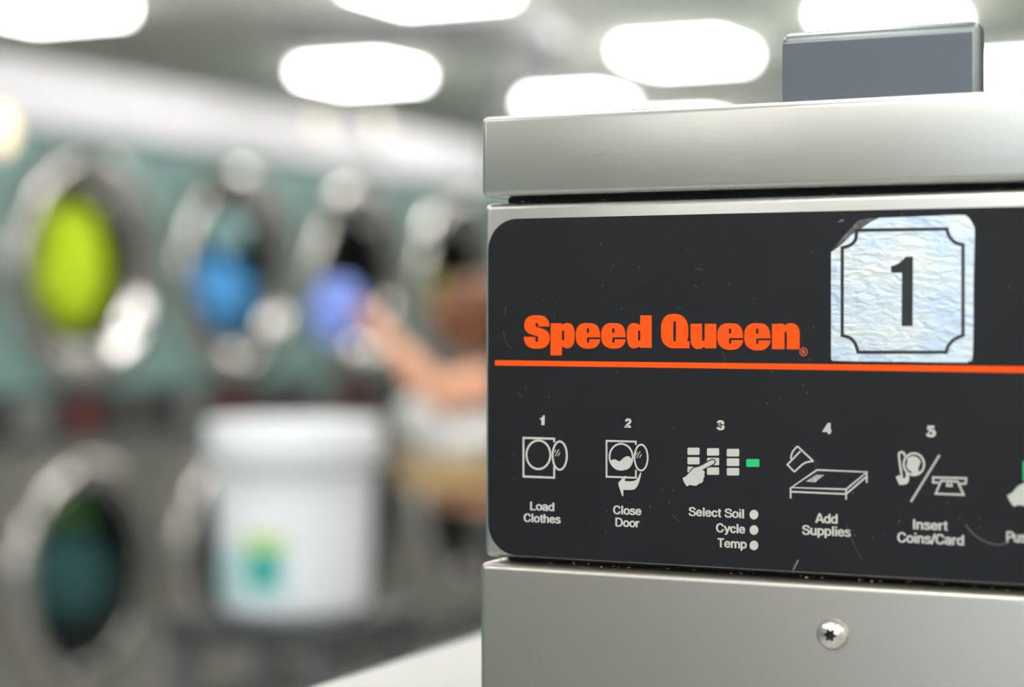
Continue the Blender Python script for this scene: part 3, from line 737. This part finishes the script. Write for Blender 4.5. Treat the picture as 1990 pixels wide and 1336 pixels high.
labels = ['teal stacked dryer at the left edge, mostly outside the photo', 'teal stacked dryer with lime green laundry in its upper drum',
          'teal stacked dryer with blue laundry in its upper drum, behind the white pail', 'teal stacked dryer with a black empty upper drum behind the raised blue cloth',
          'teal stacked dryer with a small yellow garment in its upper drum', 'teal stacked dryer hidden behind the steel washer, farthest right']
dp = dryer_proto()
DY = [3.74 + 0.89 * i for i in range(6)]
for i, yy in enumerate(DY):
    if i == 0: dp.location = (XD, yy, 0); dp['label'] = labels[0]; ORG[dp.name] = Vector(dp.location)
    else: dup(dp, (XD, yy, 0), labels[i])
# white trim over the dryers, built as the soffit of the dryer wall
bm = newbox(XD - 0.5, XD + 0.02, YF, YB, 2.098, 2.30, bevel=0.004)
struct('trim_1', bm, mat('white_soffit', (0.80, 0.785, 0.83), 0.5, 0, 0.02, 2))
# filler wall beyond and before the row of dryers
struct('trim_2', newbox(XD - 0.5, XD, YF, DY[0] - 0.45, 0, 2.095), TEAL)
struct('trim_3', newbox(XD - 0.5, XD, DY[-1] + 0.45, YB, 0, 2.095), TEAL)

# small discs on the soffit with a warm emissive face
WARM = mat('warm_disc_face', (0.9, 0.8, 0.6), 0.4, emit=(1.0, 0.74, 0.40), estr=1.1)
CREAM = mat('cream_disc_face', (0.9, 0.85, 0.7), 0.4, emit=(1.0, 0.90, 0.66), estr=0.55)
def soffit_disc(px, py, r, lab):
    p = on_x(px, py, XD + 0.02)
    t = thing('soffit_disc', (p.x, p.y, p.z), lab, 'disc', 'small warm glowing discs on the white soffit')
    bm = bmesh.new(); lathe(bm, [(r * 1.25, 0), (r * 1.25, 0.02), (r, 0.03)], p, 'X', 24)
    obj('bezel', bm, mat('white_enamel', (0.75, 0.75, 0.73), 0.4), t, smooth=True)
    bm = bmesh.new(); lathe(bm, [(r, 0.028), (r * 0.6, 0.036), (0.002, 0.038)], p, 'X', 24, cap1=True)
    obj('lens', bm, WARM if px < 0 else CREAM, t, smooth=True)
soffit_disc(-14, 255, 0.060, 'small warm lamp on the soffit at the left edge of the photo')
soffit_disc(607, 240, 0.045, 'small warm lamp on the soffit under the ceiling light, left of two')
soffit_disc(722, 248, 0.045, 'small warm lamp on the soffit under the ceiling light, right of two')

# ---------------------------------------------------------------- laundry
def lump(name, c, s, m, label, cat, seed=0, disp=0.28, group=None, sub=5):
    bm = bmesh.new(); bmesh.ops.create_icosphere(bm, subdivisions=sub, radius=1.0)
    for v in bm.verts:
        d = v.co.normalized()
        k = 1 + disp * (noise.noise(d * 1.7 + Vector((seed, 0, 0))) + 0.5 * noise.noise(d * 4.1 + Vector((0, seed, 0))) - 0.35 * abs(noise.noise(d * 3.3 + Vector((0, 0, seed)))) + 0.12 * noise.noise(d * 9 + Vector((0, 0, seed))))
        v.co = Vector((d.x * s[0] * k + c[0], d.y * s[1] * k + c[1], d.z * s[2] * k + c[2]))
    o = obj(name, bm, m, None, smooth=True, base=(c[0], c[1], c[2] - s[2]))
    o.data.set_sharp_from_angle(angle=PI)
    return tag(o, label, cat, group)
def cloth(name, col, **k): return mat(name, col, 0.85, 0, 0.14, 9.0, 0.4, 40.0, **k)
G = 'laundry inside the dryer drums'
lump('laundry', (XD - 0.105, DY[1] + 0.045, ZU + 0.0), (0.09, 0.185, 0.225), cloth('lime_cloth', (0.74, 0.80, 0.012)), 'lime green garment in the upper drum of the leftmost full dryer', 'laundry', 3, 0.22, G)
lump('laundry', (XD - 0.11, DY[2] + 0.02, ZU - 0.095), (0.10, 0.22, 0.145), cloth('blue_cloth', (0.14, 0.45, 0.90)), 'bright blue garment in the upper drum above the white pail', 'laundry', 8, 0.25, G)
lump('laundry', (XD - 0.10, DY[2] + 0.075, ZU + 0.165), (0.075, 0.13, 0.070), cloth('sage_reflection', (0.66, 0.82, 0.76)), 'pale sage lump imitating the glass reflection above the blue garment', 'laundry', 21, 0.25, G)  # no garment: pale lump painted as the reflection on the door glass
lump('laundry', (XD - 0.10, DY[4] - 0.06, ZU - 0.06), (0.08, 0.10, 0.09), cloth('yellow_cloth', (0.62, 0.60, 0.05)), 'small mustard yellow garment in a drum beside the person', 'laundry', 5, 0.25, G)
lump('laundry', (XD - 0.14, DY[1] + 0.06, ZLO - 0.04), (0.12, 0.22, 0.15), cloth('dark_teal_cloth', (0.03, 0.10, 0.10)), 'dark teal garment in the lower drum under the lime one', 'laundry', 6, 0.25, G)
lump('laundry', (XD - 0.16, DY[1] + 0.09, ZLO + 0.19), (0.09, 0.13, 0.065), cloth('olive_cloth', (0.12, 0.26, 0.07)), 'olive green garment above the dark teal one in the lower drum', 'laundry', 9, 0.25, G)

# ================================================================ pail on a dark cart
DP = 2.5
pc = at_d(573, 1188, DP + 0.15); PZ = pc.z
pail = thing('pail', (pc.x, pc.y, PZ), 'white plastic pail with green and teal label on the dark cart', 'pail')
zt = at_d(573, 828, DP).z; hgt = zt - PZ
R1 = 0.5 * 342 / FPX * (DP + 0.15); R0 = 0.5 * 285 / FPX * (DP + 0.15)
PW = mat('white_pail_plastic', (0.72, 0.73, 0.77), 0.4, 0, 0.02, 4)
def rp(t): return R0 + (R1 * 0.93 - R0) * t
bm = bmesh.new()
prof = [(R0 - 0.01, 0.0), (rp(0), 0.012)] + [(rp(t), t * hgt) for t in (0.2, 0.4, 0.6, 0.78)] + [(rp(0.78) + 0.006, 0.785 * hgt), (rp(0.80) + 0.006, 0.80 * hgt), (rp(0.82), 0.81 * hgt), (rp(0.86), 0.86 * hgt)]
lathe(bm, prof, pc, 'Z', 64, cap0=True)
obj('bucket', bm, PW, pail, smooth=True)
bm = bmesh.new(); lathe(bm, [(rp(0.84), 0.835 * hgt), (R1, 0.84 * hgt), (R1, 0.955 * hgt), (R1 * 0.97, hgt), (R1 * 0.90, hgt), (R1 * 0.88, 0.985 * hgt), (0.01, 0.985 * hgt)], pc, 'Z', 64, cap1=True)
obj('pail_lid', bm, PW, pail, smooth=True)
def wrap(name, a0, a1, t0, t1, m, off=0.0012):
    bm = bmesh.new(); n = 16; g = []
    for i in range(n + 1):
        a = math.radians(a0 + (a1 - a0) * i / n)
        g.append([bm.verts.new(pc + Vector(((rp(t) + off) * math.cos(a), (rp(t) + off) * math.sin(a), t * hgt))) for t in (t0, t1)])
    for i in range(n): bm.faces.new((g[i][0], g[i + 1][0], g[i + 1][1], g[i][1]))
    obj(name, bm, m, pail, smooth=True)
af = math.degrees(math.atan2(CAM.y - pc.y, CAM.x - pc.x))      # towards the room's front
wrap('label_patch', af - 40, af - 6, 0.36, 0.44, mat('label_lime', (0.46, 0.62, 0.20), 0.5), 0.0018)
wrap('label_patch', af - 75, af - 4, 0.10, 0.36, mat('label_pale_teal', (0.42, 0.60, 0.62), 0.5))
wrap('label_patch', af - 34, af - 12, 0.17, 0.36, mat('label_teal', (0.0, 0.30, 0.27), 0.5), 0.0018)
# wire handle
bm = bmesh.new()
side = Vector((math.cos(math.radians(af + 90)), math.sin(math.radians(af + 90)), 0)); fw = Vector((math.cos(math.radians(af)), math.sin(math.radians(af)), 0))
tube(bm, [pc + side * (R1 * math.cos(a)) + fw * (R1 * 1.02 * math.sin(a)) + Vector((0, 0, hgt * (0.80 - 0.05 * math.sin(a)))) for a in [PI * k / 24 for k in range(25)]], 0.003)
obj('handle', bm, mat('grey_wire', (0.45, 0.45, 0.47), 0.4, 0.8), pail, smooth=True)
# cart below
DARKM = mat('dark_slate_laminate', (0.045, 0.047, 0.05), 0.6, 0, 0.05, 5, spec=0.25)
cart = thing('cart', (pc.x, pc.y, 0), 'dark grey utility cart carrying the white pail', 'cart')
hx, hy = 0.125, 0.125
obj('top', newbox(pc.x - hx, pc.x + hx, pc.y - hy, pc.y + hy, PZ - 0.03, PZ, bevel=0.004), DARKM, cart, smooth=True)
obj('lower_shelf', newbox(pc.x - hx, pc.x + hx, pc.y - hy, pc.y + hy, 0.25, 0.275, bevel=0.004), DARKM, cart, smooth=True)
for a in (-1, 1):
    for b in (-1, 1):
        x, y = pc.x + a * (hx - 0.02), pc.y + b * (hy - 0.02)
        lg = obj('leg', newbox(x - 0.014, x + 0.014, y - 0.014, y + 0.014, 0.08, PZ - 0.03), mat('cart_leg', (0.16, 0.16, 0.17), 0.4, 0.6), cart)
        bm = bmesh.new(); lathe(bm, [(0.01, -0.012), (0.04, -0.012), (0.04, 0.012), (0.01, 0.012)], (x, y, 0.04), 'Y', 20, cap0=True, cap1=True)
        obj('caster', bm, mat('caster_rubber', (0.04, 0.04, 0.04), 0.6), lg, smooth=True)

# ================================================================ duct near the ceiling
DD = 7.0
bm = bmesh.new()
dpts = [on_z(845, 40, CEIL - 0.08)]
dpts = [at_d(560, -60, DD + 0.6), at_d(850, 66, DD + 0.2), at_d(985, 62, DD), at_d(1052, 66, DD), at_d(1074, 92, DD), at_d(1062, 122, DD), at_d(1020, 146, DD), at_d(992, 172, DD), at_d(985, 230, DD), at_d(985, 330, DD + 0.1)]
dpts = dpts[1:]
st = dpts[0]
tube(bm, [Vector((st.x - 0.5, st.y - 0.25, st.z))] + dpts, 0.062, 16)
duct = obj('duct', bm, mat('grey_duct', (0.24, 0.24, 0.25), 0.55, 0.2, 0.05, 6), None, smooth=True)
tag(duct, 'bent grey duct hanging under the ceiling above the washer lid', 'duct')

# ================================================================ person behind the washer
def skin_mesh(joints, edges, root, sub=2):
    """joints: name -> (Vector, rx, ry)"""
    names = list(joints); me = bpy.data.meshes.new('sk')
    me.from_pydata([joints[k][0] for k in names], [(names.index(a), names.index(b)) for a, b in edges], [])
    o = bpy.data.objects.new('sk', me); COL.objects.link(o)
    md = o.modifiers.new('skin', 'SKIN'); md.use_smooth_shade = True
    ly = me.skin_vertices[0] if me.skin_vertices else None
    for i, k in enumerate(names):
        ly.data[i].radius = joints[k][1:3]; ly.data[i].use_root = (k == root)
    s = o.modifiers.new('s', 'SUBSURF'); s.levels = sub; s.render_levels = sub
    dg = bpy.context.evaluated_depsgraph_get(); dg.update()
    r = bpy.data.meshes.new_from_object(o.evaluated_get(dg))
    bpy.data.objects.remove(o); return r
PD = 4.5
bc = at_d(885, 900, PD + 0.02); under = at_d(905, 965, PD + 0.04)
hip_c = at_d(1072, 700, PD + 0.15); base = Vector((hip_c.x, hip_c.y, 0))
fdir = (-(RM @ Vector((1, 0, 0)))).normalized(); fdir.z = 0; fdir.normalize()     # facing the dryers
ldir = Vector((-fdir.y, fdir.x, 0))                                                # the person's left, towards the room's front
def P(f, l, z): return base + fdir * (f + 0.24 * max(0.0, z - 0.95)) + ldir * l + Vector((0, 0, z))
HC = at_d(930, 590, PD)                                                            # head centre
hf = (fdir * 0.45 - ldir * 0.89).normalized(); hl = Vector((-hf.y, hf.x, 0))       # the head looks away from the room's front
def H(f, l, z): return HC + hf * f + hl * l + Vector((0, 0, z - 1.545))
SKIN = mat('skin', (0.80, 0.40, 0.26), 0.55, 0, 0.06, 14)
person = thing('person', base, 'person in dark shirt and jeans reaching a blue cloth towards the dryers', 'person')
el = at_d(845, 768, PD - 0.17); wr = at_d(752, 660, PD - 0.17); hd = wr + (wr - el).normalized() * 0.085
J = {'pelvis': (P(0, 0, 0.92), .100, .100), 'waist': (P(0.0, 0, 1.05), .105, .105), 'chest': (P(-0.01, 0, 1.24), .120, .120), 'collar': (P(-0.005, 0, 1.365), .075, .07),
     'neck': (P(0.01, 0, 1.42), .052, .052), 'jaw': (H(0.030, 0, 1.478), .058, .060), 'head': (H(0.0, 0, 1.545), .086, .094), 'crown': (H(-0.006, 0, 1.598), .070, .078),
     'shL': (P(0, 0.155, 1.345), .056, .056), 'elL': (el, .045, .045), 'wrL': (wr, .029, .026), 'palmL': (wr + (wr - el).normalized() * 0.055, .036, .018),
     'shR': (P(0, -0.155, 1.345), .056, .056), 'elR': (P(-0.03, -0.22, 1.09), .044, .044), 'wrR': (under + Vector((0, 0, -0.02)) - fdir * 0.07, .029, .026), 'palmR': (under + Vector((0, 0, -0.012)), .036, .018),
     'hipL': (P(0, 0.08, 0.84), .075, .075), 'knL': (P(0.02, 0.10, 0.48), .060, .060), 'anL': (P(-0.02, 0.10, 0.09), .040, .04), 'toL': (P(0.13, 0.11, 0.035), .036, .03),
     'hipR': (P(0, -0.08, 0.84), .075, .075), 'knR': (P(0.03, -0.10, 0.48), .060, .060), 'anR': (P(-0.01, -0.10, 0.09), .040, .04), 'toR': (P(0.14, -0.11, 0.035), .036, .03)}
E = [('pelvis', 'waist'), ('waist', 'chest'), ('chest', 'collar'), ('collar', 'neck'), ('neck', 'jaw'), ('jaw', 'head'), ('head', 'crown'), ('collar', 'shL'), ('shL', 'elL'), ('elL', 'wrL'), ('wrL', 'palmL'),
     ('collar', 'shR'), ('shR', 'elR'), ('elR', 'wrR'), ('wrR', 'palmR'), ('pelvis', 'hipL'), ('hipL', 'knL'), ('knL', 'anL'), ('anL', 'toL'), ('pelvis', 'hipR'), ('hipR', 'knR'), ('knR', 'anR'), ('anR', 'toR')]
# five fingers a hand
def fingers(tagn, palm, fw_, up_, side_):
    for i, (o_, ln) in enumerate(((-0.027, 0.066), (-0.009, 0.076), (0.009, 0.072), (0.027, 0.056))):
        a = palm + fw_ * 0.030 + side_ * o_; b = a + fw_ * ln * 0.5 + up_ * -0.004; c = b + fw_ * ln * 0.32 - up_ * 0.022
        for nm, p, r in (('a', a, .0088), ('b', b, .0082), ('c', c, .0068)): J[f'{tagn}{i}{nm}'] = (p, r, r)
        E.extend([(f'palm{tagn}', f'{tagn}{i}a'), (f'{tagn}{i}a', f'{tagn}{i}b'), (f'{tagn}{i}b', f'{tagn}{i}c')])
    a = palm - fw_ * 0.015 + side_ * 0.042; b = a + fw_ * 0.035 + side_ * 0.016 - up_ * 0.008; c = b + fw_ * 0.028 - side_ * 0.006 - up_ * 0.010
    for nm, p, r in (('ta', a, .011), ('tb', b, .0095), ('tc', c, .0078)): J[f'{tagn}{nm}'] = (p, r, r)
    E.extend([(f'palm{tagn}', f'{tagn}ta'), (f'{tagn}ta', f'{tagn}tb'), (f'{tagn}tb', f'{tagn}tc')])
fwl = (wr - el).normalized(); sdl = fwl.cross(Vector((0, 0, 1))).normalized(); upl = sdl.cross(fwl).normalized()
fingers('L', J['palmL'][0], fwl, upl, sdl)
fwr = fdir.copy(); fingers('R', J['palmR'][0], fwr, Vector((0, 0, -1)), -ldir)
body = link('body', skin_mesh(J, E, 'pelvis'), SKIN, person)
# face
bvh_pts = [v.co + ORG[body.name] for v in body.data.vertices]
def face_f(l, z):
    """how far the head's skin reaches forwards at this side offset and height"""
    return max(((p - HC).dot(hf) for p in bvh_pts if abs((p - HC).dot(hl) - l) < 0.022 and abs(p.z - HC.z - (z - 1.545)) < 0.022), default=0.08)
for e in (-1, 1):
    c = H(face_f(0.031 * e, 1.545) - 0.0075, 0.031 * e, 1.545)
    bm = bmesh.new(); r = bmesh.ops.create_icosphere(bm, subdivisions=2, radius=0.0100)
    for v in r['verts']: v.co += c
    ey = obj('eye', bm, mat('eye_white', (0.7, 0.68, 0.65), 0.3), person, smooth=True)
    c = c + hf * 0.0062
    bm = bmesh.new(); r = bmesh.ops.create_icosphere(bm, subdivisions=2, radius=0.0055)
    for v in r['verts']: v.co += c
    obj('iris', bm, mat('dark_iris', (0.03, 0.018, 0.01), 0.2), ey, smooth=True)
nf = face_f(0, 1.52)
bm = bmesh.new(); tube(bm, [H(nf - 0.012, 0, 1.552), H(nf + 0.004, 0, 1.53), H(nf + 0.013, 0, 1.512), H(nf - 0.008, 0, 1.502)], [.008, .010, .013, .010], 12); obj('nose', bm, SKIN, person, smooth=True)
mf = face_f(0, 1.475)
bm = bmesh.new(); tube(bm, [H(mf - 0.012, -0.024, 1.476), H(mf - 0.002, 0, 1.475), H(mf - 0.012, 0.024, 1.476)], [.003, .006, .003], 8); obj('mouth', bm, mat('lips', (0.42, 0.14, 0.12), 0.5), person, smooth=True)
hs = max(abs((p - HC).dot(hl)) for p in bvh_pts if abs(p.z - HC.z) < 0.05 and (p - HC).length < 0.16)
for e in (-1, 1):
    bm = bmesh.new(); r = bmesh.ops.create_uvsphere(bm, u_segments=14, v_segments=10, radius=1.0)
    for v in r['verts']: v.co = H(-0.005 + v.co.x * 0.017, e * (hs - 0.002) + v.co.y * 0.008, 1.53 + v.co.z * 0.029)
    obj('ear', bm, SKIN, person, smooth=True)
# hair: a bob over skull, sides and nape
hu = max((p - HC).z for p in bvh_pts if (p - HC).length < 0.2); hb = max(-(p - HC).dot(hf) for p in bvh_pts if (p - HC).length < 0.13)
bm = bmesh.new(); bmesh.ops.create_uvsphere(bm, u_segments=48, v_segments=32, radius=1.0)
for v in bm.verts:
    d = v.co.copy(); k = 1 + 0.05 * noise.noise(d * 6)
    v.co = Vector((d.x * (hb + 0.010), d.y * (hs + 0.004), (d.z * (hu + 0.010) if d.z > 0 else d.z * 0.135))) * k
    if d.z < 0: v.co.x *= 1 + 0.1 * d.z; v.co.y *= 1 + 0.15 * -d.z
bmesh.ops.delete(bm, geom=[v for v in bm.verts if v.co.z < -0.105 or (v.co.x > 0.040 and v.co.z < 0.062)], context='VERTS')
for v in bm.verts: v.co = HC + hf * (v.co.x - 0.006) + hl * v.co.y + Vector((0, 0, v.co.z))
bmesh.ops.recalc_face_normals(bm, faces=bm.faces); bmesh.ops.solidify(bm, geom=bm.faces[:], thickness=0.006)
obj('hair', bm, mat('reddish_brown_hair', (0.16, 0.060, 0.025), 0.6, 0, 0.3, 60), person, smooth=True)
# shirt and trousers
JS = {'a': (P(0, 0, 0.83), .162, .162), 'a2': (P(0, 0, 0.95), .148, .148), 'b': (P(0, 0, 1.06), .136, .136), 'c': (P(-0.01, 0, 1.25), .148, .148), 'd': (P(-0.005, 0, 1.36), .100, .092), 'e': (P(0.0, 0, 1.405), .076, .072),
      'f': (P(0, 0.16, 1.345), .070, .070), 'g': (J['shL'][0].lerp(el, 0.55), .060, .060), 'h': (P(0, -0.16, 1.345), .070, .070), 'i': (J['shR'][0].lerp(J['elR'][0], 0.6), .060, .060)}
link('shirt', skin_mesh(JS, [('a', 'a2'), ('a2', 'b'), ('b', 'c'), ('c', 'd'), ('d', 'e'), ('d', 'f'), ('f', 'g'), ('d', 'h'), ('h', 'i')], 'a'), mat('slate_shirt', (0.075, 0.085, 0.105), 0.85, 0, 0.1, 14), person)
JT = {'w': (P(0, 0, 0.985), .128, .128), 'p': (P(0, 0, 0.90), .138, .138), 'l': (P(0, 0.092, 0.84), .102, .102), 'lk': (P(0.02, 0.10, 0.48), .076, .076), 'la': (P(-0.02, 0.10, 0.10), .066, .066),
      'r': (P(0, -0.092, 0.84), .102, .102), 'rk': (P(0.03, -0.10, 0.48), .076, .076), 'ra': (P(-0.01, -0.10, 0.10), .066, .066)}
link('trousers', skin_mesh(JT, [('w', 'p'), ('p', 'l'), ('l', 'lk'), ('lk', 'la'), ('p', 'r'), ('r', 'rk'), ('rk', 'ra')], 'w'), mat('dark_denim', (0.045, 0.055, 0.08), 0.85, 0, 0.15, 30), person)
for s, k in ((1, 'L'), (-1, 'R')):
    a = J['an' + k][0]; t_ = J['to' + k][0]
    me = skin_mesh({'h': (Vector((a.x, a.y, 0.05)) - fdir * 0.03, .046, .046), 'm': ((a + t_) * 0.5 * 1.0, .05, .046), 't': (t_ + fdir * 0.05, .046, .034)}, [('h', 'm'), ('m', 't')], 'h')
    for v in me.vertices: v.co.z = max(v.co.z, 0.0)
    link('shoe', me, mat('dark_shoe', (0.05, 0.05, 0.05), 0.6), person)
# blue cloth in the raised hand
hp = J['palmL'][0] + fwl * 0.075
lump('cloth', (hp.x - 0.02, hp.y - 0.01, hp.z - 0.035), (0.055, 0.055, 0.07), cloth('periwinkle_cloth', (0.26, 0.36, 0.90)), 'periwinkle blue cloth held up in the hand', 'cloth', 14, 0.4)
# basket with white laundry on the far arm
bz0 = at_d(880, 950, PD).z; bz1 = at_d(880, 890, PD).z
bk = thing('basket', (bc.x, bc.y, bz0), 'tan woven basket heaped with white laundry, held by the person', 'basket')
TAN = mat('tan_wicker', (0.56, 0.38, 0.18), 0.7, 0, 0.25, 60, 0.6, 90)
bm = bmesh.new(); lathe(bm, [(0.105, 0.0), (0.12, 0.004), (0.138, bz1 - bz0), (0.130, bz1 - bz0), (0.112, 0.012), (0.01, 0.012)], (bc.x, bc.y, bz0), 'Z', 40, cap0=True, cap1=True)
obj('woven_bowl', bm, TAN, bk, smooth=True)
bm = bmesh.new(); tube(bm, [(bc.x + 0.135 * math.cos(2 * PI * k / 40), bc.y + 0.135 * math.sin(2 * PI * k / 40), bz1) for k in range(41)], 0.007, 8); obj('rim', bm, TAN, bk, smooth=True)
lump('white_laundry', (bc.x, bc.y, bz1 + 0.07), (0.122, 0.118, 0.100), cloth('white_cloth', (0.88, 0.86, 0.85)), 'heap of white laundry lying in the tan basket', 'laundry', 31, 0.18)
